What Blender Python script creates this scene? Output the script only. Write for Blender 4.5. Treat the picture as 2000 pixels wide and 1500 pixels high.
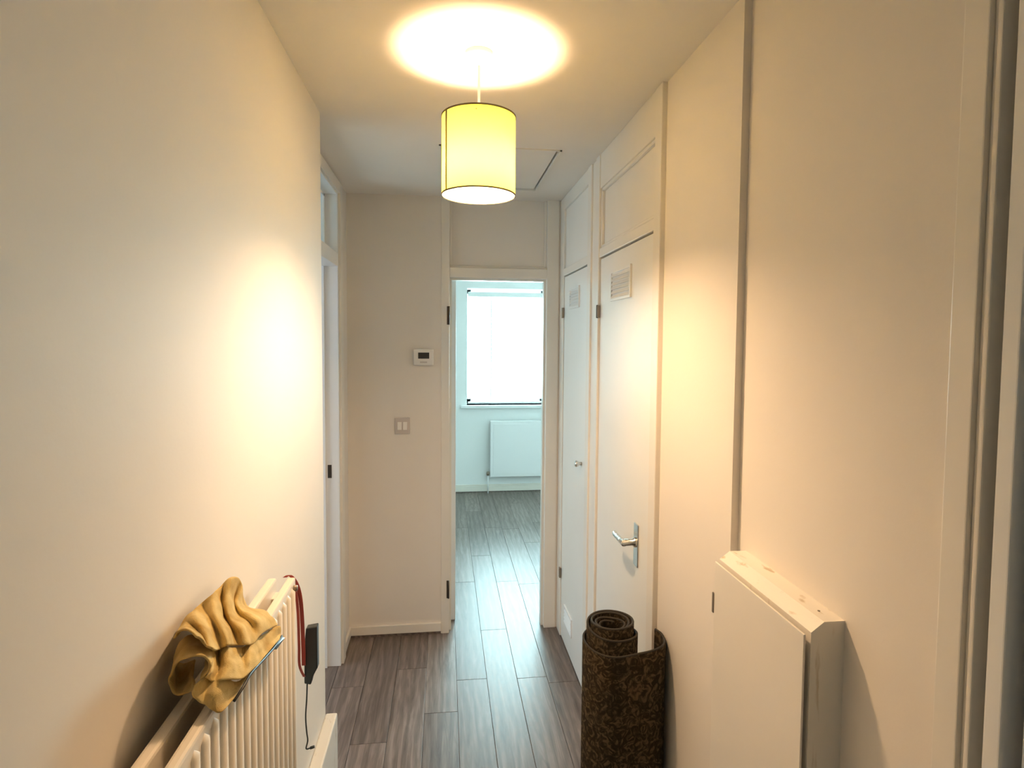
import bpy, bmesh, math, random
import numpy as np
from mathutils import Matrix, Vector

random.seed(7)
for o in list(bpy.data.objects):
    bpy.data.objects.remove(o)
S = bpy.context.scene
COL = S.collection

# ---------------------------------------------------------------- camera
EYE = 1.65
F_PX, CX, CY = 1147.98, 1010.06, 718.95
PITCH, YAW, ROLL = 0.051079, 0.124136, 0.0075945
_cp, _sp, _cy, _sy = math.cos(PITCH), math.sin(PITCH), math.cos(YAW), math.sin(YAW)
FW = Vector((_sy*_cp, _cy*_cp, -_sp))
RT = Vector((_cy, -_sy, 0.0))
UP = RT.cross(FW)
RT, UP = (math.cos(ROLL)*RT + math.sin(ROLL)*UP, -math.sin(ROLL)*RT + math.cos(ROLL)*UP)
cam_d = bpy.data.cameras.new('camera')
cam = bpy.data.objects.new('camera', cam_d)
COL.objects.link(cam)
cam_d.sensor_width = 36.0
cam_d.lens = F_PX/2000*36.0
cam_d.shift_x = -(CX-1000)/2000
cam_d.shift_y = (CY-750)/2000
cam_d.clip_start = 0.02
M = Matrix(((RT.x, UP.x, -FW.x, 0), (RT.y, UP.y, -FW.y, 0), (RT.z, UP.z, -FW.z, EYE), (0, 0, 0, 1)))
cam.matrix_world = M
S.camera = cam

# ---------------------------------------------------------------- world, daylight, exposure
S.view_settings.view_transform = 'Standard'
S.view_settings.look = 'None'
S.view_settings.exposure = 0.44
S.view_settings.gamma = 1.0
S.view_settings.use_curve_mapping = False
W = bpy.data.worlds.new('sky')
S.world = W
W.use_nodes = True
bg = W.node_tree.nodes['Background']
bg.inputs[0].default_value = (0.72, 0.9, 1.0, 1)
bg.inputs[1].default_value = 2.2

def area_light(name, loc, direction, sx, sy, power, col):
    d = bpy.data.lights.new(name, 'AREA')
    d.shape = 'RECTANGLE'
    d.size, d.size_y = sx, sy
    d.energy = power
    d.color = col
    o = bpy.data.objects.new(name, d)
    COL.objects.link(o)
    o.location = loc
    o.rotation_euler = Vector(direction).to_track_quat('-Z', 'Z').to_euler()
    return o

DAY = (0.76, 0.95, 1.0)
area_light('end_room_window', (1.10, 6.56, 1.56), (0, -1, -0.05), 1.75, 1.3, 310, DAY)
area_light('side_room_window_offscreen', (-2.75, 2.2, 1.5), (1, 0.12, -0.1), 1.5, 1.3, 17, (0.74, 0.88, 1.0))


# ---------------------------------------------------------------- helpers
def ray(u, v):
    return FW + RT*((u-CX)/F_PX) - UP*((v-CY)/F_PX)
def onX(u, v, X):
    d = ray(u, v); t = X/d.x
    return Vector((X, d.y*t, EYE+d.z*t))
def onY(u, v, Y):
    d = ray(u, v); t = Y/d.y
    return Vector((d.x*t, Y, EYE+d.z*t))

def link(o, parent=None):
    COL.objects.link(o)
    if parent is not None:
        o.parent = parent
    return o
def wloc(o):
    v = Vector((0, 0, 0))
    while o is not None:
        v += o.location; o = o.parent
    return v
def tag(o, label=None, cat=None, group=None, kind=None):
    if label: o['label'] = label
    if cat: o['category'] = cat
    if group: o['group'] = group
    if kind: o['kind'] = kind
    return o
def thing(name, loc, label, cat, group=None, kind=None):
    o = bpy.data.objects.new(name, None)
    o.empty_display_size = 0.05
    o.location = loc
    link(o)
    return tag(o, label, cat, group, kind)
def mesh_obj(name, verts, faces, mat, parent=None, smooth=False, origin=None):
    """verts are world coordinates"""
    base = wloc(parent) if parent is not None else Vector((0, 0, 0))
    org = Vector(origin) if origin is not None else base
    me = bpy.data.meshes.new(name)
    me.from_pydata([tuple(Vector(v)-org) for v in verts], [], faces)
    me.materials.append(mat)
    if smooth:
        me.polygons.foreach_set('use_smooth', [True]*len(me.polygons))
    me.update()
    o = bpy.data.objects.new(name, me)
    o.location = org-base
    return link(o, parent)
def bm_obj(name, bm, mat, parent=None, smooth=False, origin=None):
    base = wloc(parent) if parent is not None else Vector((0, 0, 0))
    org = Vector(origin) if origin is not None else base
    bmesh.ops.recalc_face_normals(bm, faces=bm.faces)
    bmesh.ops.translate(bm, verts=bm.verts, vec=-org)
    me = bpy.data.meshes.new(name)
    bm.to_mesh(me); bm.free()
    me.materials.append(mat)
    if smooth:
        me.polygons.foreach_set('use_smooth', [True]*len(me.polygons))
    o = bpy.data.objects.new(name, me)
    o.location = org-base
    return link(o, parent)
def bx(bm, x0, x1, y0, y1, z0, z1, bev=0.0):
    x0, x1 = min(x0, x1), max(x0, x1); y0, y1 = min(y0, y1), max(y0, y1); z0, z1 = min(z0, z1), max(z0, z1)
    r = bmesh.ops.create_cube(bm, size=1.0)
    vs = r['verts']
    for v in vs:
        v.co = Vector(((x0+x1)/2+v.co.x*(x1-x0), (y0+y1)/2+v.co.y*(y1-y0), (z0+z1)/2+v.co.z*(z1-z0)))
    if bev > 0:
        es = list({e for v in vs for e in v.link_edges})
        bmesh.ops.bevel(bm, geom=es, offset=bev, segments=2, profile=0.6, affect='EDGES')
def box(name, x0, x1, y0, y1, z0, z1, mat, parent=None, bev=0.0, origin=None):
    bm = bmesh.new(); bx(bm, x0, x1, y0, y1, z0, z1, bev)
    return bm_obj(name, bm, mat, parent, origin=origin)
def boxes(name, lst, mat, parent=None, bev=0.0):
    bm = bmesh.new()
    for b in lst: bx(bm, *b, bev)
    return bm_obj(name, bm, mat, parent)
def lathe(name, prof, cx, cy, mat, parent=None, n=48, smooth=True, axis='z', c3=0.0):
    """prof: list of (r, h). axis z: h is world z around (cx,cy). axis x: h is world x around (y=cx, z=cy)"""
    vs, fs = [], []
    for r, h in prof:
        for k in range(n):
            a = 2*math.pi*k/n
            if axis == 'z': vs.append((cx+r*math.cos(a), cy+r*math.sin(a), h))
            elif axis == 'x': vs.append((h, cx+r*math.cos(a), cy+r*math.sin(a)))
            else: vs.append((cx+r*math.cos(a), h, cy+r*math.sin(a)))
    for i in range(len(prof)-1):
        for k in range(n):
            fs.append((i*n+k, i*n+(k+1) % n, (i+1)*n+(k+1) % n, (i+1)*n+k))
    o = mesh_obj(name, vs, fs, mat, parent, smooth)
    bm = bmesh.new(); bm.from_mesh(o.data)
    bmesh.ops.remove_doubles(bm, verts=bm.verts, dist=1e-6)
    bmesh.ops.recalc_face_normals(bm, faces=bm.faces)
    bm.to_mesh(o.data); bm.free()
    return o
def tube(name, pts, r, mat, parent=None, n=10):
    pts = [Vector(p) for p in pts]
    vs, fs = [], []
    prev = None
    for i, p in enumerate(pts):
        t = (pts[min(i+1, len(pts)-1)]-pts[max(i-1, 0)]).normalized()
        if prev is None:
            a = Vector((0, 0, 1)) if abs(t.z) < 0.9 else Vector((1, 0, 0))
            u = t.cross(a).normalized()
        else:
            u = (prev-t*prev.dot(t)).normalized()
        prev = u
        w = t.cross(u)
        rr = r[i] if isinstance(r, (list, tuple)) else r
        for k in range(n):
            an = 2*math.pi*k/n
            vs.append(p+u*(rr*math.cos(an))+w*(rr*math.sin(an)))
    for i in range(len(pts)-1):
        for k in range(n):
            fs.append((i*n+k, i*n+(k+1) % n, (i+1)*n+(k+1) % n, (i+1)*n+k))
    fs.append(tuple(range(n))[::-1]); fs.append(tuple((len(pts)-1)*n+k for k in range(n)))
    return mesh_obj(name, vs, fs, mat, parent, True)
def spline(pts, m=8):
    """Catmull-Rom through points (tuples/Vectors)"""
    P = [Vector(p) for p in pts]
    out = []
    for i in range(len(P)-1):
        p0, p1, p2, p3 = P[max(i-1, 0)], P[i], P[i+1], P[min(i+2, len(P)-1)]
        for k in range(m):
            t = k/m
            out.append(0.5*((2*p1)+(p2-p0)*t+(2*p0-5*p1+4*p2-p3)*t*t+(-p0+3*p1-3*p2+p3)*t**3))
    out.append(P[-1])
    return out
def copy_part(o, parent, delta=(0, 0, 0)):
    c = o.copy(); COL.objects.link(c); c.parent = parent
    c.location = o.location+Vector(delta)
    return c

# ---------------------------------------------------------------- materials
def pmat(name, col, rough=0.5, metal=0.0, bump=0.0, bscale=60.0, var=0.0, vscale=3.0, spec=0.5):
    m = bpy.data.materials.new(name); m.use_nodes = True
    nt = m.node_tree; N = nt.nodes; L = nt.links
    b = N['Principled BSDF']
    b.inputs['Base Color'].default_value = (*col, 1)
    b.inputs['Roughness'].default_value = rough
    b.inputs['Metallic'].default_value = metal
    b.inputs['Specular IOR Level'].default_value = spec
    tc = N.new('ShaderNodeTexCoord')
    if var > 0:
        n = N.new('ShaderNodeTexNoise'); n.inputs['Scale'].default_value = vscale; n.inputs['Detail'].default_value = 5
        L.new(tc.outputs['Object'], n.inputs['Vector'])
        cr = N.new('ShaderNodeValToRGB')
        cr.color_ramp.elements[0].position = 0.3; cr.color_ramp.elements[1].position = 0.7
        cr.color_ramp.elements[0].color = (*[c*(1-var) for c in col], 1)
        cr.color_ramp.elements[1].color = (*[min(1, c*(1+var)) for c in col], 1)
        L.new(n.outputs['Fac'], cr.inputs['Fac']); L.new(cr.outputs['Color'], b.inputs['Base Color'])
    if bump > 0:
        n2 = N.new('ShaderNodeTexNoise'); n2.inputs['Scale'].default_value = bscale; n2.inputs['Detail'].default_value = 4
        L.new(tc.outputs['Object'], n2.inputs['Vector'])
        bp = N.new('ShaderNodeBump'); bp.inputs['Strength'].default_value = bump; bp.inputs['Distance'].default_value = 0.002
        L.new(n2.outputs['Fac'], bp.inputs['Height']); L.new(bp.outputs['Normal'], b.inputs['Normal'])
    return m

WALL = pmat('cream_emulsion', (0.84, 0.79, 0.725), 0.62, bump=0.12, bscale=90, var=0.02, vscale=2.0, spec=0.35)
CEIL = pmat('ceiling_emulsion', (0.86, 0.82, 0.765), 0.8, bump=0.1, bscale=80, var=0.02, spec=0.2)
ROOMW = pmat('white_emulsion', (0.88, 0.90, 0.90), 0.7, bump=0.08, bscale=90, spec=0.3)
GLOSS = pmat('white_gloss_paint', (0.84, 0.80, 0.73), 0.28, bump=0.06, bscale=25, var=0.02, vscale=5)
DOORP = pmat('white_door_paint', (0.86, 0.85, 0.81), 0.3, bump=0.05, bscale=18, var=0.015, vscale=4)
LINING = pmat('white_frame_paint', (0.86, 0.87, 0.88), 0.35)
RADP = pmat('radiator_enamel', (0.84, 0.77, 0.66), 0.35, var=0.02, vscale=6)
CHROME = pmat('satin_chrome', (0.72, 0.70, 0.66), 0.25, metal=1.0)
DARKMET = pmat('dark_hinge_metal', (0.07, 0.055, 0.045), 0.45, metal=0.6)
BRONZE = pmat('tarnished_steel', (0.30, 0.25, 0.20), 0.45, metal=0.7)
PLASTIC = pmat('white_plastic', (0.86, 0.83, 0.78), 0.35)
PLASTIC2 = pmat('off_white_switch_plastic', (0.62, 0.56, 0.52), 0.4)
BLACKP = pmat('black_plastic', (0.018, 0.02, 0.02), 0.4, bump=0.05, bscale=200)
SCREEN = pmat('dark_lcd', (0.055, 0.042, 0.035), 0.15)
RED = pmat('red_strap_fabric', (0.36, 0.05, 0.035), 0.7, bump=0.2, bscale=400)
SLAT = pmat('blind_slat_white', (0.84, 0.86, 0.86), 0.45)

def scuffed_mat():
    m = pmat('scuffed_white_gloss', (0.84, 0.80, 0.73), 0.35, bump=0.08, bscale=25)
    nt = m.node_tree; N = nt.nodes; L = nt.links
    tc = N.new('ShaderNodeTexCoord'); mp = N.new('ShaderNodeMapping'); mp.inputs['Scale'].default_value = (60, 22, 8)
    L.new(tc.outputs['Object'], mp.inputs['Vector'])
    n = N.new('ShaderNodeTexNoise'); n.inputs['Scale'].default_value = 1.0; n.inputs['Detail'].default_value = 5
    L.new(mp.outputs[0], n.inputs['Vector'])
    cr = N.new('ShaderNodeValToRGB'); e = cr.color_ramp.elements
    e[0].position = 0.60; e[0].color = (0.84, 0.80, 0.73, 1); e[1].position = 0.72; e[1].color = (0.56, 0.46, 0.33, 1)
    L.new(n.outputs['Fac'], cr.inputs[0]); L.new(cr.outputs[0], N['Principled BSDF'].inputs['Base Color'])
    return m
SCUFF = scuffed_mat()

def glass_mat():
    m = bpy.data.materials.new('window_glass'); m.use_nodes = True
    nt = m.node_tree; N = nt.nodes; L = nt.links
    N.remove(N['Principled BSDF'])
    tr = N.new('ShaderNodeBsdfTransparent'); tr.inputs[0].default_value = (0.86, 0.95, 0.95, 1)
    gl = N.new('ShaderNodeBsdfGlossy'); gl.inputs['Roughness'].default_value = 0.03
    fr = N.new('ShaderNodeFresnel'); fr.inputs['IOR'].default_value = 1.45
    mx = N.new('ShaderNodeMixShader')
    L.new(fr.outputs[0], mx.inputs[0]); L.new(tr.outputs[0], mx.inputs[1]); L.new(gl.outputs[0], mx.inputs[2])
    L.new(mx.outputs[0], N['Material Output'].inputs['Surface'])
    return m
GLASS = glass_mat()

def wood_mat():
    m = bpy.data.materials.new('grey_oak_laminate'); m.use_nodes = True
    nt = m.node_tree; N = nt.nodes; L = nt.links
    b = N['Principled BSDF']; b.inputs['Specular IOR Level'].default_value = 0.45
    tc = N.new('ShaderNodeTexCoord'); oi = N.new('ShaderNodeObjectInfo')
    # per-plank shift of the grain
    mul = N.new('ShaderNodeVectorMath'); mul.operation = 'SCALE'
    cmb = N.new('ShaderNodeCombineXYZ')
    L.new(oi.outputs['Random'], cmb.inputs[0]); L.new(oi.outputs['Random'], cmb.inputs[1]); L.new(oi.outputs['Random'], cmb.inputs[2])
    L.new(cmb.outputs[0], mul.inputs[0]); mul.inputs['Scale'].default_value = 37.0
    add = N.new('ShaderNodeVectorMath'); add.operation = 'ADD'
    L.new(tc.outputs['Object'], add.inputs[0]); L.new(mul.outputs[0], add.inputs[1])
    mp = N.new('ShaderNodeMapping'); mp.inputs['Scale'].default_value = (34, 2.2, 34)
    L.new(add.outputs[0], mp.inputs['Vector'])
    n1 = N.new('ShaderNodeTexNoise'); n1.inputs['Scale'].default_value = 1.0; n1.inputs['Detail'].default_value = 8
    n1.inputs['Roughness'].default_value = 0.62; n1.inputs['Distortion'].default_value = 2.2
    L.new(mp.outputs[0], n1.inputs['Vector'])
    mp2 = N.new('ShaderNodeMapping'); mp2.inputs['Scale'].default_value = (5, 0.9, 5)
    L.new(add.outputs[0], mp2.inputs['Vector'])
    wv = N.new('ShaderNodeTexWave'); wv.wave_type = 'RINGS'; wv.rings_direction = 'Y'
    wv.inputs['Scale'].default_value = 2.2; wv.inputs['Distortion'].default_value = 7; wv.inputs['Detail'].default_value = 3
    wv.inputs['Detail Scale'].default_value = 1.4
    L.new(mp2.outputs[0], wv.inputs['Vector'])
    mixf = N.new('ShaderNodeMix'); mixf.data_type = 'FLOAT'; mixf.inputs[0].default_value = 0.14
    L.new(n1.outputs['Fac'], mixf.inputs[2]); L.new(wv.outputs['Fac'], mixf.inputs[3])
    cr = N.new('ShaderNodeValToRGB')
    e = cr.color_ramp.elements
    e[0].position = 0.28; e[0].color = (0.095, 0.072, 0.063, 1)
    e[1].position = 0.72; e[1].color = (0.27, 0.22, 0.195, 1)
    k = e.new(0.5); k.color = (0.165, 0.130, 0.114, 1)
    L.new(mixf.outputs[0], cr.inputs['Fac'])
    # tint per plank
    mr = N.new('ShaderNodeMapRange'); mr.inputs[3].default_value = 0.85; mr.inputs[4].default_value = 1.15
    L.new(oi.outputs['Random'], mr.inputs[0])
    hs = N.new('ShaderNodeHueSaturation'); L.new(mr.outputs[0], hs.inputs['Value']); L.new(cr.outputs[0], hs.inputs['Color'])
    L.new(hs.outputs[0], b.inputs['Base Color'])
    rr = N.new('ShaderNodeMapRange'); rr.inputs[3].default_value = 0.32; rr.inputs[4].default_value = 0.44
    L.new(n1.outputs['Fac'], rr.inputs[0]); L.new(rr.outputs[0], b.inputs['Roughness'])
    bp = N.new('ShaderNodeBump'); bp.inputs['Strength'].default_value = 0.12; bp.inputs['Distance'].default_value = 0.001
    L.new(n1.outputs['Fac'], bp.inputs['Height']); L.new(bp.outputs[0], b.inputs['Normal'])
    return m
WOOD = wood_mat()

def carpet_mat():
    m = bpy.data.materials.new('dark_patterned_carpet'); m.use_nodes = True
    nt = m.node_tree; N = nt.nodes; L = nt.links
    b = N['Principled BSDF']; b.inputs['Roughness'].default_value = 0.95
    b.inputs['Specular IOR Level'].default_value = 0.15
    tc = N.new('ShaderNodeTexCoord')
    n = N.new('ShaderNodeTexNoise'); n.inputs['Scale'].default_value = 40; n.inputs['Detail'].default_value = 4; n.inputs['Distortion'].default_value = 2.4
    L.new(tc.outputs['Object'], n.inputs['Vector'])
    cr = N.new('ShaderNodeValToRGB'); e = cr.color_ramp.elements
    e[0].position = 0.44; e[0].color = (0.030, 0.022, 0.012, 1)
    e[1].position = 0.62; e[1].color = (0.125, 0.088, 0.052, 1)
    k = e.new(0.53); k.color = (0.058, 0.043, 0.023, 1)
    L.new(n.outputs['Fac'], cr.inputs[0]); L.new(cr.outputs[0], b.inputs['Base Color'])
    f = N.new('ShaderNodeTexNoise'); f.inputs['Scale'].default_value = 420
    L.new(tc.outputs['Object'], f.inputs['Vector'])
    bp = N.new('ShaderNodeBump'); bp.inputs['Strength'].default_value = 0.6; bp.inputs['Distance'].default_value = 0.003
    L.new(f.outputs['Fac'], bp.inputs['Height']); L.new(bp.outputs[0], b.inputs['Normal'])
    return m
CARPET = carpet_mat()
RUBBER = pmat('dark_carpet_backing', (0.026, 0.022, 0.017), 0.85, bump=0.3, bscale=300)

def cloth_mat():
    m = bpy.data.materials.new('mustard_cloth'); m.use_nodes = True
    nt = m.node_tree; N = nt.nodes; L = nt.links
    b = N['Principled BSDF']; b.inputs['Roughness'].default_value = 0.9
    b.inputs['Specular IOR Level'].default_value = 0.2
    b.inputs['Sheen Weight'].default_value = 0.25
    b.inputs['Sheen Tint'].default_value = (1, 0.8, 0.45, 1)
    tc = N.new('ShaderNodeTexCoord')
    n = N.new('ShaderNodeTexNoise'); n.inputs['Scale'].default_value = 22; n.inputs['Detail'].default_value = 6
    L.new(tc.outputs['Object'], n.inputs['Vector'])
    cr = N.new('ShaderNodeValToRGB'); e = cr.color_ramp.elements
    e[0].position = 0.3; e[0].color = (0.40, 0.24, 0.05, 1)
    e[1].position = 0.72; e[1].color = (0.76, 0.60, 0.27, 1)
    L.new(n.outputs['Fac'], cr.inputs[0]); L.new(cr.outputs[0], b.inputs['Base Color'])
    f = N.new('ShaderNodeTexNoise'); f.inputs['Scale'].default_value = 700
    L.new(tc.outputs['Object'], f.inputs['Vector'])
    bp = N.new('ShaderNodeBump'); bp.inputs['Strength'].default_value = 0.5; bp.inputs['Distance'].default_value = 0.002
    L.new(f.outputs['Fac'], bp.inputs['Height']); L.new(bp.outputs[0], b.inputs['Normal'])
    return m
CLOTH = cloth_mat()

# ---------------------------------------------------------------- dimensions
ZC = 2.408                      # ceiling
XL, XL2 = -0.419, -0.513        # left wall planes
XR, XR2, XC = 0.654, 0.672, 0.640   # right wall planes, cupboard front
YE, YB = 3.233, 6.23            # end wall of the hall, far wall of the room
YS = 1.257                      # step in the right wall

# ---------------------------------------------------------------- floor
fl = box('floor', -3.0, 2.3, -1.6, 6.4, -0.06, -0.009, WOOD)
tag(fl, 'grey oak laminate floor running through hall and room', 'floor', kind='structure')
PW, PL = 0.146, 1.14
plank_me = None
known = {-0.522: 2.768, -0.084: 2.529, 0.062: 2.766, 0.208: 4.378, 0.354: 2.75}
bm = bmesh.new(); bx(bm, -PW/2+0.0007, PW/2-0.0007, -PL/2+0.0008, PL/2-0.0008, -0.009, 0.0, 0.0012)
bmesh.ops.recalc_face_normals(bm, faces=bm.faces)
plank_me = bpy.data.meshes.new('plank'); bm.to_mesh(plank_me); bm.free(); plank_me.materials.append(WOOD)
for i in range(-3, 11):
    x0 = -0.522+PW*i
    ph = None
    for k, v in known.items():
        if abs(k-x0) < 0.02: ph = v
    if ph is None: ph = random.uniform(0, PL)
    j0 = math.floor((0.0-ph)/PL)
    y = ph+j0*PL
    while y < YB-0.02:
        y1 = min(y+PL, YB)
        o = bpy.data.objects.new('plank', plank_me)
        o.location = (x0+PW/2, (y+y1)/2, 0)
        o.scale = (1, (y1-y)/PL, 1)
        link(o, fl)
        y += PL

# ---------------------------------------------------------------- ceiling (with the opening of the loft hatch)
HX0, HX1, HY0, HY1 = -0.02, 0.472, 2.372, 3.03
c = boxes('ceiling', [(-3.0, HX0, -1.6, 6.4, ZC, ZC+0.08), (HX1, 2.3, -1.6, 6.4, ZC, ZC+0.08),
                      (HX0, HX1, -1.6, HY0, ZC, ZC+0.08), (HX0, HX1, HY1, 6.4, ZC, ZC+0.08)], CEIL)
tag(c, 'pale painted ceiling over the hall', 'ceiling', kind='structure')
h = thing('loft_hatch', (0.226, 2.70, ZC), 'square loft hatch panel set into the ceiling', 'loft hatch')
box('hatch_panel', HX0+0.016, HX1-0.016, HY0+0.016, HY1-0.016, ZC+0.004, ZC+0.024, CEIL, h, 0.002)
boxes('hatch_frame', [(HX0, HX0+0.008, HY0, HY1, ZC-0.004, ZC+0.05), (HX1-0.008, HX1, HY0, HY1, ZC-0.004, ZC+0.05),
                      (HX0, HX1, HY0, HY0+0.008, ZC-0.004, ZC+0.05), (HX0, HX1, HY1-0.008, HY1, ZC-0.004, ZC+0.05)], GLOSS, h)
box('hatch_backing', HX0, HX1, HY0, HY1, ZC+0.05, ZC+0.08, CEIL, h)

# ---------------------------------------------------------------- walls
w = box('wall_left', -0.633, XL, -1.6, 2.105, 0, ZC, WALL)
tag(w, 'long cream hall wall behind the fluted radiator', 'wall', kind='structure')
# far left wall with the doorway to the side room
DY0, DY1, DZ, TZ0, TZ1 = 2.17, 2.955, 1.99, 2.055, 2.335
w = boxes('wall_left_far', [(-0.633, XL2, 2.105, DY0, 0, ZC), (-0.633, XL2, DY1+0.03, YE, 0, ZC),
                            (-0.633, XL2, DY0, DY1+0.03, TZ1+0.02, ZC)], WALL)
tag(w, 'short cream wall around the side doorway', 'wall', kind='structure')
w = boxes('wall_end', [(-0.633, -0.014, YE, YE+0.12, 0, ZC), (0.632, 0.80, YE, YE+0.12, 0, ZC),
                       (-1.2, -0.633, YE, YE+0.12, 0, ZC), (0.80, 2.2, YE, YE+0.12, 0, ZC)], WALL)
tag(w, 'cream end wall carrying the thermostat and switch', 'wall', kind='structure')
w = boxes('wall_right', [(XR, 0.80, YS, 1.705, 0, ZC)], WALL)
tag(w, 'cream hall wall between the cupboard doors and the step', 'wall', kind='structure')
w = boxes('wall_right_near', [(XR2, 0.80, 0.696, YS, 0, ZC), (XR2, 0.80, -1.6, 0.696, 2.10, ZC), (XR2, 0.80, -1.6, -0.2, 0, 2.10)], WALL)
tag(w, 'cream wall panel behind the meter cupboard', 'wall', kind='structure')
w = box('wall_right_outer', 0.80, 0.86, -1.6, 0.75, 0, ZC, WALL)
tag(w, 'plain wall closing off the near right doorway', 'wall', kind='structure')
w = boxes('wall_cupboard_light_block', [(0.72, 0.80, 1.705, YE, 0, ZC)], WALL)  # unseen slab added behind the cupboard doors to keep light out
tag(w, 'plain wall slab added behind the cupboard doors to block light', 'wall', kind='structure')
w = box('wall_back', -0.633, 0.80, -1.6, -1.5, 0, ZC, WALL)
tag(w, 'plain cream wall closing the near end of the hall', 'wall', kind='structure')

# end room shell
WX0, WX1, WZ0, WZ1 = 0.242, 1.95, 0.935, 2.17
w = boxes('wall_room_far', [(-1.3, WX0, YB, YB+0.28, 0, ZC), (WX1, 2.3, YB, YB+0.28, 0, ZC),
                            (WX0, WX1, YB, YB+0.28, 0, WZ0), (WX0, WX1, YB, YB+0.28, WZ1, ZC)], ROOMW)
tag(w, 'bright white room wall around the blind window', 'wall', kind='structure')
w = box('wall_room_left', -1.3, -1.2, YE, YB, 0, ZC, ROOMW)
tag(w, 'white side wall of the end room', 'wall', kind='structure')
w = box('wall_room_right', 2.2, 2.3, YE, YB, 0, ZC, ROOMW)
tag(w, 'white right-hand side wall of the end room', 'wall', kind='structure')
# side room shell
w = boxes('wall_side_room', [(-2.7, -2.6, 0.4, 1.45, 0, ZC), (-2.7, -2.6, 2.95, 4.3, 0, ZC), (-2.7, -2.6, 1.45, 2.95, 0, 0.85), (-2.7, -2.6, 1.45, 2.95, 2.15, ZC),
                             (-2.7, -0.633, 0.3, 0.4, 0, ZC), (-2.7, -1.2, 4.3, 4.4, 0, ZC)], ROOMW)
tag(w, 'white walls of the side room', 'wall', kind='structure')

# ---------------------------------------------------------------- skirtings and boxings
def skirting(name, lst, label):
    o = boxes(name, lst, GLOSS, None, 0.003)
    return tag(o, label, 'skirting', kind='structure')
b = skirting('baseboard_end', [(XL2, -0.014, YE-0.014, YE, 0.016, 0.064)], 'low white skirting under the thermostat wall')
box('expansion_strip', XL2, -0.016, YE-0.008, YE, 0.0, 0.018, WOOD, b)
b = skirting('baseboard_left', [(XL2, XL2+0.012, 3.045, YE-0.014, 0.016, 0.064)], 'short white skirting beside the side doorway')
box('expansion_strip', XL2, XL2+0.009, 3.045, YE-0.01, 0.0, 0.018, WOOD, b)
b = skirting('baseboard_room', [(-1.2, 2.2, YB-0.016, YB, 0.008, 0.065), (-1.2, 2.2, YB-0.010, YB, 0.065, 0.082)], 'white stepped skirting below the room radiator')
box('expansion_strip', -1.2, 2.2, YB-0.012, YB, 0.0, 0.008, WOOD, b)
b = skirting('baseboard_right', [(XR-0.012, XR, YS, 1.69, 0.0, 0.062)], 'white skirting below the plain right wall')
t = box('trim_1', XL, -0.378, 0.0, 2.112, 0.0, 0.30, SCUFF, None, 0.006)
tag(t, 'low white boxed ledge along the foot of the radiator wall', 'ledge', kind='structure')

# ---------------------------------------------------------------- end doorway: storey-height frame, panel, open door
t = thing('trim_2', (0.30, YE, 0), 'white storey-height frame around the open end doorway', 'door frame', kind='structure')
box('jamb', -0.014, 0.030, YE-0.006, YE+0.13, 0, ZC, GLOSS, t, 0.002)
box('jamb', 0.566, 0.632, YE-0.006, YE+0.13, 0, ZC, GLOSS, t, 0.002)
box('head_rail', 0.030, 0.566, YE-0.004, YE+0.13, 1.977, 2.030, GLOSS, t, 0.002)
box('over_panel', 0.030, 0.566, YE+0.03, YE+0.06, 2.030, ZC, WALL, t)
boxes('panel_bead', [(0.03, 0.566, YE+0.018, YE+0.03, 2.03, 2.045), (0.03, 0.042, YE+0.018, YE+0.03, 2.045, ZC), (0.554, 0.566, YE+0.018, YE+0.03, 2.045, ZC)], GLOSS, t, 0.002)
boxes('door_stop', [(0.030, 0.042, YE+0.03, YE+0.075, 0, 1.977), (0.554, 0.566, YE+0.03, YE+0.075, 0, 1.977), (0.042, 0.554, YE+0.03, YE+0.075, 1.965, 1.977)], GLOSS, t)
d = thing('door_1', (0.045, YE+0.14, 0.006), 'white door standing open into the bright end room', 'door', kind='structure')
box('door_leaf', 0.030, 0.068, YE+0.135, YE+0.135+0.54, 0.006, 1.972, LINING, d, 0.002)
for z0, z1 in ((1.72, 1.82), (0.20, 0.30)):
    hg = box('hinge', 0.016, 0.028, YE-0.0085, YE-0.004, z0, z1, DARKMET, d, 0.001)
    lathe('hinge_pin', [(0, z0), (0.0045, z0), (0.0045, z1), (0, z1)], 0.027, YE-0.010, DARKMET, d, 12)

# ---------------------------------------------------------------- side doorway on the left
t = thing('trim_3', (XL2, DY1, 0), 'white lining and transom rail of the daylit side doorway', 'door frame', kind='structure')
box('jamb', -0.648, XL2+0.002, DY1, DY1+0.030, 0, TZ1+0.02, LINING, t, 0.002)
box('jamb', -0.648, XL2+0.002, DY0-0.03, DY0, 0, TZ1+0.02, LINING, t, 0.002)
box('transom_rail', -0.648, XL2+0.002, DY0, DY1, DZ, TZ0, LINING, t, 0.002)
box('head', -0.648, XL2+0.002, DY0, DY1, TZ1, TZ1+0.02, LINING, t, 0.002)
boxes('architrave', [(XL2, XL2+0.014, DY1+0.018, DY1+0.082, 0, TZ1+0.06), (XL2, XL2+0.014, 2.107, DY0-0.018, 0, TZ1+0.06),
                     (XL2, XL2+0.014, DY0-0.018, DY1+0.018, TZ1+0.008, TZ1+0.06)], GLOSS, t, 0.003)
box('door_stop', -0.60, -0.575, DY1-0.012, DY1, 0, DZ, LINING, t)
box('strike_plate', -0.566, -0.548, DY1-0.002, DY1+0.002, 0.955, 1.02, DARKMET, t)
wn = thing('window_1', (-0.58, 2.56, TZ0), 'narrow greenish transom pane above the side doorway', 'window', kind='structure')
box('pane', -0.585, -0.579, DY0, DY1, TZ0, TZ1, GLASS, wn)
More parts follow.
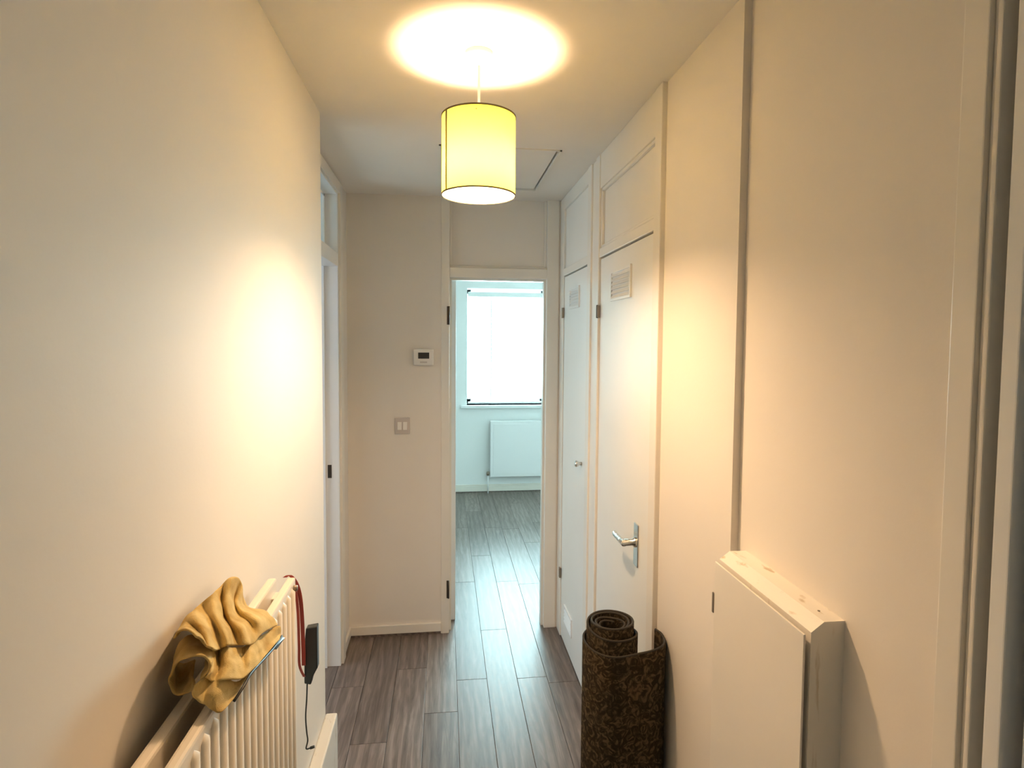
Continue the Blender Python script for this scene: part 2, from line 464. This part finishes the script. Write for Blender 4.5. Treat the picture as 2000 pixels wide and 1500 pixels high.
boxes('glazing_bead', [(-0.595, -0.570, DY0, DY1, TZ0, TZ0+0.014), (-0.595, -0.570, DY0, DY1, TZ1-0.014, TZ1),
                       (-0.595, -0.570, DY0, DY0+0.014, TZ0, TZ1), (-0.595, -0.570, DY1-0.014, DY1, TZ0, TZ1)], LINING, wn)

# ---------------------------------------------------------------- cupboards on the right
P0, P1, P2, P3, P4, P5 = 1.705, 1.762, 2.400, 2.588, 2.597, 3.135
t = thing('trim_4', (XC, 2.4, 0), 'white cupboard front frame with posts, rails and upper panels', 'cupboard frame', kind='structure')
box('post', XC-0.002, 0.72, P0, P1, 0, ZC, GLOSS, t, 0.003)
boxes('post', [(XC-0.004, 0.72, P2, 2.46, 0, ZC), (XC+0.004, 0.72, 2.46, 2.535, 0, ZC), (XC-0.004, 0.72, 2.535, P3+0.008, 0, ZC)], GLOSS, t, 0.003)
box('post', XC, 0.72, P5, YE, 0, ZC, GLOSS, t, 0.003)
box('rail', XC, 0.70, P1, P2, 1.985, 2.024, GLOSS, t, 0.003)
box('rail', XC, 0.70, P1, P2, 2.268, ZC, GLOSS, t, 0.003)
box('rail', XC, 0.70, P4, P5, 1.985, 2.024, GLOSS, t, 0.003)
box('rail', XC, 0.70, P4, P5, 2.34, ZC, GLOSS, t, 0.003)
box('upper_panel', XC+0.018, 0.70, P1, P2, 2.024, 2.268, GLOSS, t)
box('upper_panel', XC+0.012, 0.70, P4, P5, 2.024, 2.34, DOORP, t)
def bead(y0, y1, z0, z1):
    x0, x1 = XC+0.006, XC+0.018
    boxes('panel_bead', [(x0, x1, y0, y1, z0, z0+0.012), (x0, x1, y0, y1, z1-0.012, z1), (x0, x1, y0, y0+0.012, z0, z1), (x0, x1, y1-0.012, y1, z0, z1)], GLOSS, t, 0.002)
bead(P1, P2, 2.024, 2.268)

def vent(parent, xf, y0, y1, z0, z1, n, mat=DOORP):
    v = boxes('vent', [(xf-0.007, xf, y0, y1, z0, z0+0.010), (xf-0.007, xf, y0, y1, z1-0.010, z1),
                       (xf-0.007, xf, y0, y0+0.012, z0+0.010, z1-0.010), (xf-0.007, xf, y1-0.012, y1, z0+0.010, z1-0.010)], mat, parent, 0.001)
    box('vent_opening', xf-0.0015, xf+0.0005, y0+0.010, y1-0.010, z0+0.008, z1-0.008, mat, v)
    pt = (z1-z0-0.020)/n
    first = None
    for k in range(n):
        zz = z0+0.010+pt*k
        a, b = y0+0.012, y1-0.012
        prof = [(xf-0.0085, zz), (xf-0.0065, zz), (xf-0.0010, zz+pt*0.60), (xf-0.0022, zz+pt*0.72)]
        vs = [(x, a, z) for x, z in prof]+[(x, b, z) for x, z in prof]
        if first is None:
            first = mesh_obj('slat', vs, [(0, 1, 2, 3), (7, 6, 5, 4)]+[(q_, q_+4, (q_+1) % 4+4, (q_+1) % 4) for q_ in range(4)], mat, v)
        else:
            copy_part(first, v, (0, 0, pt*k))
    return v

XD = XC+0.006       # door face
d2 = thing('door_2', (XD, 2.06, 0.006), 'white cupboard door with lever handle and louvred vent beside the rolled carpet', 'door', kind='structure')
box('door_leaf', XD, XD+0.036, P1+0.003, P2-0.003, 0.006, 1.979, DOORP, d2, 0.002)
vent(d2, XD, 1.985, 2.230, 1.795, 1.910, 6)
# hinge on the post
hg = box('hinge', XC-0.008, XC+0.004, P2-0.012, P2+0.012, 1.738, 1.788, BRONZE, d2, 0.001)
lathe('hinge_pin', [(0, 1.736), (0.0045, 1.736), (0.0045, 1.790), (0, 1.790)], XC-0.006, P2, DARKMET, d2, 12)
# lever handle on a long plate
hd = box('handle_plate', XD-0.005, XD, 1.862, 1.905, 0.885, 1.030, CHROME, d2, 0.0025)
lathe('handle_neck', [(0, XD-0.052), (0.011, XD-0.052), (0.011, XD-0.016), (0.017, XD-0.010), (0.017, XD-0.004), (0, XD-0.004)], 1.884, 0.966, CHROME, hd, 20, axis='x')
tube('lever', spline([(XD-0.046, 1.876, 0.966), (XD-0.048, 1.905, 0.966), (XD-0.048, 1.945, 0.965), (XD-0.046, 1.980, 0.961), (XD-0.042, 2.000, 0.960)], 6),
     [0.011]*7+[0.0098]*8+[0.0088]*10, CHROME, hd, 12)

d3 = thing('door_3', (XD, 2.83, 0.006), 'white cupboard door with small knob next to the end doorway', 'door', kind='structure')
box('door_leaf', XD, XD+0.036, P4+0.003, P5-0.003, 0.006, 1.979, DOORP, d3, 0.002)
vent(d3, XD, 2.77, 2.985, 1.80, 1.905, 6)
vent(d3, XD, 2.85, 3.03, 0.13, 0.225, 4, LINING)
lathe('knob', [(0, XD-0.034), (0.012, XD-0.033), (0.016, XD-0.026), (0.013, XD-0.018), (0.007, XD-0.012), (0.008, XD), (0, XD)], 2.690, 1.06, CHROME, d3, 20, axis='x')
for z in (1.76, 0.33):
    box('hinge', XC-0.007, XC+0.004, P5-0.010, P5+0.012, z, z+0.055, BRONZE, d3, 0.001)

# ---------------------------------------------------------------- meter cupboard on the right wall
y0, y1 = 0.892, 1.222
zt = 1.178
m = thing('meter_cupboard', (0.64, 1.05, 0.30), 'small cream wall cupboard with chamfered top and flush front', 'cupboard')
prof = [(XR2, 0.30), (XR2, zt), (0.634, zt), (0.611, zt-0.017), (0.611, 0.30)]
vs = [(x, y0, z) for x, z in prof]+[(x, y1, z) for x, z in prof]
mesh_obj('carcass', vs, [(0, 1, 2, 3, 4), (9, 8, 7, 6, 5)]+[(i, i+5, (i+1) % 5+5, (i+1) % 5) for i in range(5)], SCUFF, m)
box('door', 0.599, 0.603, y0+0.002, y1-0.002, 0.31, zt-0.021, GLOSS, m, 0.001)
box('door_spacer', 0.602, 0.612, y0+0.022, y1-0.022, 0.33, zt-0.045, GLOSS, m)
boxes('hinge', [(0.597, 0.601, y1-0.003, y1+0.004, 1.040, 1.085)], BRONZE, m, 0.001)
lathe('screw', [(0, zt+0.001), (0.0022, zt+0.001), (0.0022, zt-0.002), (0, zt-0.002)], 0.650, 0.93, BRONZE, m, 10)

# ---------------------------------------------------------------- door frame and door beside the camera (right)
t = thing('trim_5', (XR2, 0.65, 0), 'moulded door frame at the near end of the right wall', 'door frame', kind='structure')
boxes('architrave', [(0.659, XR2+0.02, 0.660, 0.697, 0, 2.10), (0.666, XR2+0.02, 0.652, 0.660, 0, 2.10), (0.662, XR2+0.02, 0.645, 0.652, 0, 2.10)], GLOSS, t, 0.002)
boxes('lining', [(0.690, 0.78, 0.632, 0.645, 0, 2.10)], GLOSS, t)
box('lining_edge', 0.668, 0.80, 0.610, 0.632, 0, 2.10, LINING, t, 0.002)
box('head', XR2-0.01, 0.78, -0.2, 0.606, 2.0, 2.10, GLOSS, t, 0.002)
box('jamb', XR2-0.01, 0.78, -0.2, -0.17, 0, 2.0, LINING, t, 0.002)
d = thing('door_4', (0.69, 0.3, 0.006), 'pale grey-white door closing the near right doorway', 'door', kind='structure')
box('door_leaf', 0.681, 0.715, -0.165, 0.594, 0.006, 1.995, LINING, d, 0.002)
lathe('knob', [(0, 0.64), (0.014, 0.641), (0.018, 0.65), (0.012, 0.664), (0.008, 0.68), (0, 0.68)], -0.10, 1.0, CHROME, d, 16, axis='x')

# ---------------------------------------------------------------- room window with blind
wn = thing('window_2', (1.1, YB+0.1, WZ0), 'wide white framed window in the end room', 'window', kind='structure')
boxes('window_frame', [(WX0, WX0+0.05, YB+0.17, YB+0.22, WZ0, WZ1), (WX1-0.05, WX1, YB+0.17, YB+0.22, WZ0, WZ1),
                       (WX0, WX1, YB+0.17, YB+0.22, WZ0, WZ0+0.05), (WX0, WX1, YB+0.17, YB+0.22, WZ1-0.05, WZ1),
                       (1.05, 1.11, YB+0.17, YB+0.22, WZ0, WZ1)], LINING, wn, 0.003)
box('pane', WX0+0.05, 1.05, YB+0.193, YB+0.198, WZ0+0.05, WZ1-0.05, GLASS, wn)
box('pane', 1.11, WX1-0.05, YB+0.193, YB+0.198, WZ0+0.05, WZ1-0.05, GLASS, wn)
sl = box('window_sill', WX0-0.065, WX1+0.06, YB-0.05, YB+0.17, 0.905, 0.935, LINING, wn, 0.004)
bl = thing('venetian_blind', (1.1, YB+0.06, 2.09), 'white venetian blind lowered over the end room window', 'blind')
box('headrail', WX0+0.012, WX1-0.012, YB+0.03, YB+0.09, 2.085, 2.135, SLAT, bl, 0.003)
bm = bmesh.new()
ns = 5
top = []
for k in range(ns+1):
    u = k/ns-0.5
    top.append((u*0.05, 0.004*(1-4*u*u)))
tl = 0.12
pts = [(yy*math.cos(tl)-zz*math.sin(tl), yy*math.sin(tl)+zz*math.cos(tl)) for yy, zz in top]
sx0, sx1 = WX0+0.015, WX1-0.015
vv = []
for yy, zz in pts:
    vv += [(sx0, YB+0.06+yy, zz+0.0015), (sx1, YB+0.06+yy, zz+0.0015), (sx0, YB+0.06+yy, zz-0.0015), (sx1, YB+0.06+yy, zz-0.0015)]
ff = []
for k in range(ns):
    a, c2 = 4*k, 4*k+4
    ff += [(a, a+1, c2+1, c2), (a+2, c2+2, c2+3, a+3), (a, c2, c2+2, a+2), (a+1, a+3, c2+3, c2+1)]
ff += [(0, 2, 3, 1), (4*ns, 4*ns+1, 4*ns+3, 4*ns+2)]
first = None
zz = 2.045
slats = []
while zz > 0.985:
    if first is None:
        first = mesh_obj('slat', [(x, y, z+zz) for x, y, z in vv], ff, SLAT, bl)
        z_first = zz
    else:
        copy_part(first, bl, (0, 0, zz-z_first))
    zz -= 0.045
box('bottom_rail', WX0+0.015, WX1-0.015, YB+0.035, YB+0.085, 0.945, 0.965, SLAT, bl, 0.003)
for x in (0.50, 1.10, 1.70):
    boxes('ladder_tape', [(x-0.004, x+0.004, YB+0.033, YB+0.0345, 0.96, 2.09), (x-0.004, x+0.004, YB+0.0855, YB+0.087, 0.96, 2.09)], SLAT, bl)

# ---------------------------------------------------------------- flat radiator under the window
r = thing('room_radiator', (1.0, YB-0.05, 0.178), 'plain white panel radiator under the end room window', 'radiator')
box('panel', 0.487, 1.60, YB-0.095, YB-0.055, 0.178, 0.775, LINING, r, 0.006)
box('raised_face', 0.52, 1.567, YB-0.0985, YB-0.094, 0.21, 0.743, LINING, r, 0.002)
for bxx in (0.62, 1.42):
    box('bracket', bxx, bxx+0.04, YB-0.057, YB, 0.24, 0.70, LINING, r)
lathe('valve', [(0, 0.195), (0.016, 0.195), (0.018, 0.215), (0.014, 0.235), (0, 0.237)], 0.466, YB-0.075, BRONZE, r, 16)
tube('pipe', [(0.466, YB-0.075, 0.20), (0.466, YB-0.075, 0.0)], 0.0075, LINING, r)

# ---------------------------------------------------------------- thermostat and light switch
t = thing('thermostat', (-0.110, YE, 1.54), 'square white wall thermostat with dark screen', 'thermostat')
box('body', -0.163, -0.056, YE-0.024, YE, 1.499, 1.586, PLASTIC, t, 0.005)
box('screen', -0.138, -0.079, YE-0.0255, YE-0.022, 1.535, 1.568, SCREEN, t, 0.001)
boxes('button', [(-0.128, -0.090, YE-0.0265, YE-0.022, 1.512, 1.520)], PLASTIC2, t, 0.001)
t = thing('light_switch', (-0.223, YE, 1.168), 'double rocker light switch on the end wall', 'light switch')
box('plate', -0.264, -0.183, YE-0.009, YE, 1.124, 1.213, PLASTIC2, t, 0.003)
for x in (-0.238, -0.208):
    ob = mesh_obj('rocker', [(x-0.011, YE-0.009, 1.148), (x+0.011, YE-0.009, 1.148), (x+0.011, YE-0.009, 1.19), (x-0.011, YE-0.009, 1.19),
                             (x-0.011, YE-0.017, 1.148), (x+0.011, YE-0.017, 1.148), (x+0.011, YE-0.0105, 1.19), (x-0.011, YE-0.0105, 1.19)],
                  [(0, 3, 2, 1), (4, 5, 6, 7), (0, 1, 5, 4), (2, 3, 7, 6), (1, 2, 6, 5), (0, 4, 7, 3)], PLASTIC, t)

# ---------------------------------------------------------------- pendant lamp
LX, LY = 0.092, 1.607
SH_T, SH_B, SH_R = 2.238, 2.033, 0.0985
def shade_mat():
    m = bpy.data.materials.new('cream_lampshade_fabric'); m.use_nodes = True
    nt = m.node_tree; N = nt.nodes; L = nt.links
    N.remove(N['Principled BSDF'])
    tc = N.new('ShaderNodeTexCoord')
    wv = N.new('ShaderNodeTexNoise'); wv.inputs['Scale'].default_value = 500
    L.new(tc.outputs['Object'], wv.inputs['Vector'])
    bp = N.new('ShaderNodeBump'); bp.inputs['Strength'].default_value = 0.1; bp.inputs['Distance'].default_value = 0.001
    L.new(wv.outputs['Fac'], bp.inputs['Height'])
    di = N.new('ShaderNodeBsdfDiffuse'); di.inputs[0].default_value = (0.72, 0.66, 0.50, 1)
    tr = N.new('ShaderNodeBsdfTranslucent'); tr.inputs[0].default_value = (0.62, 0.61, 0.068, 1)
    L.new(bp.outputs[0], di.inputs['Normal'])
    mx = N.new('ShaderNodeMixShader'); mx.inputs[0].default_value = 0.15
    L.new(di.outputs[0], mx.inputs[1]); L.new(tr.outputs[0], mx.inputs[2])
    L.new(mx.outputs[0], N['Material Output'].inputs['Surface'])
    return m
def bulb_mat(strength):
    m = bpy.data.materials.new('warm_bulb_glow'); m.use_nodes = True
    nt = m.node_tree; N = nt.nodes; L = nt.links
    N.remove(N['Principled BSDF'])
    e = N.new('ShaderNodeEmission'); e.inputs[0].default_value = (1.0, 0.655, 0.37, 1)
    e.inputs[1].default_value = strength
    L.new(e.outputs[0], N['Material Output'].inputs['Surface'])
    return m
RIM = pmat('shade_trim_tape', (0.10, 0.075, 0.035), 0.7)
lp = thing('pendant_lamp', (LX, LY, ZC), 'lit pendant lamp with cream drum shade hanging from the hall ceiling', 'lamp')
lathe('ceiling_rose', [(0, ZC), (0.037, ZC), (0.037, ZC-0.008), (0.033, ZC-0.018), (0.020, ZC-0.026), (0.008, ZC-0.034), (0, ZC-0.034)], LX, LY, PLASTIC, lp, 32)
tube('cord', [(LX, LY, ZC-0.03), (LX, LY, 2.17)], 0.0035, PLASTIC, lp, 10)
lathe('lamp_holder', [(0, 2.178), (0.012, 2.178), (0.019, 2.170), (0.019, 2.146), (0, 2.146)], LX, LY, PLASTIC, lp, 20)
lathe('bulb', [(0, 2.150), (0.013, 2.149), (0.018, 2.141), (0.032, 2.128), (0.041, 2.112), (0.043, 2.098), (0.039, 2.082), (0.027, 2.067), (0.012, 2.060), (0, 2.058)], LX, LY, bulb_mat(560), lp, 24)
sh = lathe('lamp_shade', [(SH_R, SH_B), (SH_R, SH_T)], LX, LY, shade_mat(), lp, 72)
for z in (SH_T, SH_B):
    lathe('shade_rim', [(SH_R-0.0012, z-0.002), (SH_R+0.0012, z-0.002), (SH_R+0.0012, z+0.002), (SH_R-0.0012, z+0.002), (SH_R-0.0012, z-0.002)], LX, LY, RIM, sh, 72)
a0 = math.radians(209)
vs = []
for a in (a0-0.03, a0+0.03):
    for rr in (SH_R+0.0003, SH_R+0.0014):
        for z in (SH_B, SH_T):
            vs.append((LX+rr*math.cos(a), LY+rr*math.sin(a), z))
mesh_obj('shade_seam', vs, [(0, 1, 3, 2), (4, 6, 7, 5), (0, 2, 6, 4), (1, 5, 7, 3), (2, 3, 7, 6), (0, 4, 5, 1)], RIM, sh)
bm = bmesh.new()
for k in range(3):
    a = 2*math.pi*k/3+0.4
    p0 = Vector((LX+0.018*math.cos(a), LY+0.018*math.sin(a), 2.15)); p1 = Vector((LX+SH_R*math.cos(a), LY+SH_R*math.sin(a), 2.225))
    for q in range(1):
        dvec = (p1-p0); n = dvec.cross(Vector((0, 0, 1))).normalized()*0.0012; u = Vector((0, 0, 0.0012))
        v = [bm.verts.new(p) for p in (p0+n+u, p0-n+u, p0-n-u, p0+n-u, p1+n+u, p1-n+u, p1-n-u, p1+n-u)]
        for f in ((0, 1, 2, 3), (7, 6, 5, 4), (0, 4, 5, 1), (1, 5, 6, 2), (2, 6, 7, 3), (3, 7, 4, 0)):
            bm.faces.new([v[i] for i in f])
bm_obj('shade_spider', bm, CHROME, lp)

# ---------------------------------------------------------------- fluted radiator on the left wall
RZ0, RZ1, RY0, RY1 = 0.50, 1.100, 0.50, 1.372
r = thing('hall_radiator', (-0.37, 0.95, RZ0), 'cream double panel radiator with vertical flutes on the left wall', 'radiator')
box('back_panel', -0.397, -0.378, RY0, RY1, RZ0, RZ1, RADP, r, 0.005)
box('front_panel', -0.354, -0.336, RY0, RY1, RZ0, RZ1, RADP, r, 0.005)
for ca, cb in ((RY0+0.01, RY0+0.045), (RY1-0.045, RY1-0.008)):
    box('cross_link', -0.380, -0.352, ca, cb, RZ0+0.02, RZ1-0.03, RADP, r, 0.003)
for byy in (0.68, 1.18):
    box('bracket', -0.419, -0.395, byy, byy+0.04, RZ0+0.05, RZ1-0.06, RADP, r)
# fins between the panels
fin = None
pitch = 0.0345
nfl = int((RY1-RY0-0.03)/pitch)
fl0 = None
for k in range(nfl):
    yc = RY0+0.025+pitch*(k+0.5)
    if fl0 is None:
        prof = []
        for q in range(9):
            a = math.pi*q/8
            prof.append((-0.3362+0.0062*math.sin(a)**0.8, yc-0.0115*math.cos(a)))
        n = len(prof)
        vs = [(x, y, RZ0+0.03) for x, y in prof]+[(x, y, RZ1-0.022) for x, y in prof]+[(-0.3362, yc, RZ0+0.018), (-0.3362, yc, RZ1-0.012)]
        fs = [(i, i+1, n+i+1, n+i) for i in range(n-1)]+[(i+1, i, 2*n) for i in range(n-1)]+[(n+i, n+i+1, 2*n+1) for i in range(n-1)]
        fl0 = mesh_obj('flute', vs, fs, RADP, r, True)
        yc0 = yc
    else:
        copy_part(fl0, r, (0, yc-yc0, 0))
lathe('bleed_valve', [(0, -0.328), (0.006, -0.328), (0.007, -0.333), (0.007, -0.338), (0, -0.338)], 1.352, 1.082, BRONZE, r, 14, axis='x')

# ---------------------------------------------------------------- black box hanging on a red strap at the radiator end
g = thing('hanging_box', (-0.335, 1.47, 0.80), 'slim black plastic box with cable hanging by a red strap at the radiator end', 'plastic box')
gy = 1.455
c0 = [onY(*q, gy) for q in ((597, 1228), (619, 1224), (620, 1305), (611, 1322), (607, 1338), (594, 1336), (594, 1262))]
vs = [p for p in c0]+[p+Vector((0, 0.022, 0)) for p in c0]
n = len(c0)
bo = mesh_obj('body', vs, [tuple(range(n)), tuple(range(2*n-1, n-1, -1))]+[(i, i+n, (i+1) % n+n, (i+1) % n) for i in range(n)], BLACKP, g)
mod = bo.modifiers.new('bevel', 'BEVEL'); mod.width = 0.0025; mod.segments = 2
def strap(pts, wd, name):
    P = spline(pts, 6); vs = []; fs = []
    for p in P:
        vs += [p+Vector((-wd/2, 0, 0)), p+Vector((wd/2, 0, 0)), p+Vector((-wd/2, 0.0015, 0)), p+Vector((wd/2, 0.0015, 0))]
    for i in range(len(P)-1):
        a = 4*i
        fs += [(a, a+1, a+5, a+4), (a+2, a+6, a+7, a+3), (a, a+4, a+6, a+2), (a+1, a+3, a+7, a+5)]
    fs += [(0, 2, 3, 1), (4*len(P)-4, 4*len(P)-3, 4*len(P)-1, 4*len(P)-2)]
    return mesh_obj(name, vs, fs, RED, g)
strap([onY(556, 1128, 1.376), onY(566, 1124, 1.378), onY(578, 1138, 1.380), onY(586, 1165, 1.382), onY(590, 1210, 1.40), onY(592, 1262, 1.43), onY(593, 1300, gy-0.002)], 0.009, 'strap')
strap([onY(572, 1150, 1.376), onY(578, 1160, 1.378), onY(582, 1200, 1.380), onY(584, 1260, 1.40), onY(585, 1300, 1.42), onY(594, 1322, gy-0.003)], 0.006, 'strap')
tube('cable', spline([onY(600, 1336, gy+0.01), onY(599, 1365, gy+0.01), onY(597, 1400, gy+0.015), onY(599, 1430, gy+0.02), onY(601, 1446, gy+0.03), onY(598, 1462, gy+0.03), onY(606, 1461, gy+0.03)], 6), 0.0018, BLACKP, g, 8)
p = onY(606, 1461, gy+0.03)
tube('plug', [p, p+Vector((0.010, 0, 0.003))], 0.0035, BLACKP, g, 8)

# ---------------------------------------------------------------- mustard cloth crumpled over the radiator
cl = thing('mustard_cloth', (-0.36, 1.02, 1.10), 'crumpled mustard yellow cloth draped over the radiator top', 'cloth')
def z1(x, y):
    return (250+x/3.33333, 1050+y/3.33333)
def sheet(name, rows, m=5, th=0.004):
    """rows of control points -> smooth thick patch"""
    R = [spline(rw, m) for rw in rows]
    cols = [spline([R[i][j] for i in range(len(R))], m) for j in range(len(R[0]))]
    nu, nv = len(cols), len(cols[0])
    vs = [cols[i][j] for i in range(nu) for j in range(nv)]
    fs = [(i*nv+j, i*nv+j+1, (i+1)*nv+j+1, (i+1)*nv+j) for i in range(nu-1) for j in range(nv-1)]
    o = mesh_obj(name, vs, fs, CLOTH, cl, True)
    tx = bpy.data.textures.get('cloth_wrinkle')
    if tx is None:
        tx = bpy.data.textures.new('cloth_wrinkle', 'CLOUDS'); tx.noise_scale = 0.022
    md = o.modifiers.new('wrinkle', 'DISPLACE'); md.texture = tx; md.strength = 0.011; md.mid_level = 0.5; md.texture_coords = 'LOCAL'
    so = o.modifiers.new('thick', 'SOLIDIFY'); so.thickness = th; so.offset = 0
    sb = o.modifiers.new('smooth', 'SUBSURF'); sb.levels = 1; sb.render_levels = 1
    return o
def q(x, y, Y):
    return onY(*z1(x, y), Y)
# upper hood: from the crest at the wall down to the overhanging front edge
sheet('fold', [
    [q(290, 660, .93), q(345, 570, .965), q(400, 500, .985), q(470, 430, 1.03), q(545, 370, 1.04), q(610, 305, 1.095), q(670, 255, 1.10), q(725, 265, 1.14), q(745, 320, 1.15), q(742, 400, 1.185)],
    [q(320, 620, .90), q(380, 560, .955), q(435, 520, .955), q(500, 480, 1.02), q(555, 450, 1.015), q(605, 410, 1.075), q(645, 400, 1.065), q(685, 400, 1.125), q(715, 425, 1.12), q(790, 458, 1.20)],
    [q(365, 600, .885), q(430, 590, .94), q(490, 600, .925), q(540, 545, .995), q(585, 530, .98), q(625, 520, 1.05), q(665, 520, 1.03), q(715, 500, 1.10), q(775, 490, 1.09), q(890, 480, 1.205)],
    [q(410, 612, .88), q(470, 640, .925), q(530, 690, .905), q(580, 640, .97), q(630, 620, .95), q(680, 620, 1.01), q(730, 590, 1.00), q(790, 570, 1.07), q(850, 545, 1.075), q(945, 520, 1.19)],
    [q(450, 645, .88), q(500, 700, .90), q(548, 738, .895), q(600, 728, .945), q(655, 700, .94), q(710, 700, .985), q(765, 700, .985), q(820, 690, 1.03), q(880, 620, 1.08), q(980, 568, 1.175)]], 4)
# front flap hanging below the hood
sheet('fold', [
    [q(530, 745, .92), q(590, 720, .96), q(650, 715, .955), q(740, 715, 1.01), q(800, 680, 1.035), q(870, 640, 1.10), q(950, 590, 1.15)],
    [q(540, 830, .90), q(590, 800, .945), q(650, 790, .93), q(735, 780, .985), q(800, 730, 1.00), q(880, 680, 1.085), q(985, 580, 1.16)],
    [q(535, 880, .885), q(590, 865, .925), q(650, 850, .91), q(740, 840, .965), q(800, 800, .98), q(885, 735, 1.065), q(1000, 610, 1.165)],
    [q(505, 915, .88), q(560, 930, .90), q(620, 925, .89), q(735, 925, .935), q(800, 870, .97), q(890, 775, 1.045), q(995, 650, 1.15)]], 4)
# lower flap turned under
sheet('fold', [
    [q(520, 900, .89), q(560, 885, .92), q(620, 890, .91), q(700, 940, .95), q(800, 870, .985)],
    [q(450, 950, .875), q(520, 950, .90), q(590, 975, .885), q(670, 1000, .92), q(745, 965, .95)],
    [q(425, 1000, .865), q(490, 1020, .885), q(560, 1050, .87), q(640, 1060, .905), q(715, 1010, .935)],
    [q(432, 1040, .865), q(480, 1075, .873), q(545, 1120, .87), q(598, 1142, .880), q(690, 1050, .92)]], 4)
# thin black line along the hanging edge with a small tab
tube('dark_edge_line', spline([q(1003, 640, 1.155), q(960, 705, 1.11), q(890, 785, 1.045), q(800, 885, .972), q(755, 965, .94), q(690, 1065, .915)], 6), 0.0022, BLACKP, cl, 8)
tabp = [q(955, 715, 1.10), q(985, 640, 1.15), q(1022, 652, 1.16), q(968, 728, 1.11)]
mesh_obj('tab', tabp+[p_+Vector((-0.012, 0, 0)) for p_ in tabp], [(0, 1, 2, 3), (7, 6, 5, 4), (0, 4, 5, 1), (1, 5, 6, 2), (2, 6, 7, 3), (3, 7, 4, 0)], BLACKP, cl)
# curl at the near end
ring = [(470, 930), (515, 880), (532, 830), (500, 790), (430, 775), (340, 800), (285, 880), (272, 950), (300, 1015), (350, 1032), (405, 1000), (428, 960)]
ringm = [(500, 850), (540, 810), (545, 770), (500, 725), (440, 705), (370, 725), (315, 800), (300, 860), (318, 920), (350, 935), (400, 915), (430, 885)]
ringb = [(510, 760), (540, 740), (540, 710), (500, 665), (450, 640), (390, 640), (335, 690), (318, 740), (325, 800), (350, 820), (400, 810), (440, 790)]
sheet('curl', [[q(x, y, .885) for x, y in ring], [q(x, y, .92) for x, y in ringm], [q(x, y, .955) for x, y in ringb]], 4)

# ---------------------------------------------------------------- rolled carpet standing against the wall
rc = thing('rolled_carpet', (0.485, 1.62, 0), 'dark brown rolled carpet runner standing upright by the cupboard door', 'carpet')
rcx, rcy = 0.484, 1.625
path = []
turns = 4.6
Nn = 230
r_in, r_out = 0.030, 0.083
a_end = -math.pi/2+0.05
for i in range(Nn+1):
    s = i/Nn
    rr = r_in+(r_out-r_in)*s
    a = a_end-2*math.pi*turns*(1-s)
    wob = 1+0.025*math.sin(3*a+1)
    path.append((rcx+rr*wob*math.cos(a), rcy+rr*wob*math.sin(a), rr))
x_e, y_e, _ = path[-1]
for p in spline([(x_e, y_e, 0), (0.530, 1.548, 0), (0.580, 1.556, 0), (0.622, 1.580, 0), (0.644, 1.615, 0), (0.647, 1.650, 0), (0.637, 1.675, 0)], 8)[1:]:
    path.append((p.x, p.y, 0.09))
def top_z(rr, i):
    t = min(1, max(0, (0.083-rr)/0.021))
    t = t*t*(3-2*t)
    u = min(1, max(0, (0.060-rr)/0.03))
    return 0.768+0.064*t-0.020*u+0.002*math.sin(i*0.21)
TH = 0.0065
vs, fs = [], []
n = len(path)
for i, (x, y, rr) in enumerate(path):
    a = path[max(i-1, 0)]; b2 = path[min(i+1, n-1)]
    tx_, ty_ = b2[0]-a[0], b2[1]-a[1]
    ln = math.hypot(tx_, ty_) or 1
    nx, ny = ty_/ln*TH/2, -tx_/ln*TH/2
    zt_ = top_z(rr, i)
    for (ox, oy) in ((nx, ny), (-nx, -ny)):
        vs += [(x+ox, y+oy, 0.001), (x+ox, y+oy, zt_)]
for i in range(n-1):
    a, c2 = 4*i, 4*i+4
    fs += [(a, c2, c2+1, a+1), (a+2, a+3, c2+3, c2+2), (a+1, c2+1, c2+3, a+3), (a, a+2, c2+2, c2)]
fs += [(0, 1, 3, 2), (4*n-4, 4*n-2, 4*n-1, 4*n-3)]
mesh_obj('pile', vs, fs, CARPET, rc)
# stitched edge binding along the top
tube('edge_binding', [(x, y, top_z(rr, i)) for i, (x, y, rr) in enumerate(path)], 0.0036, RUBBER, rc, 8)
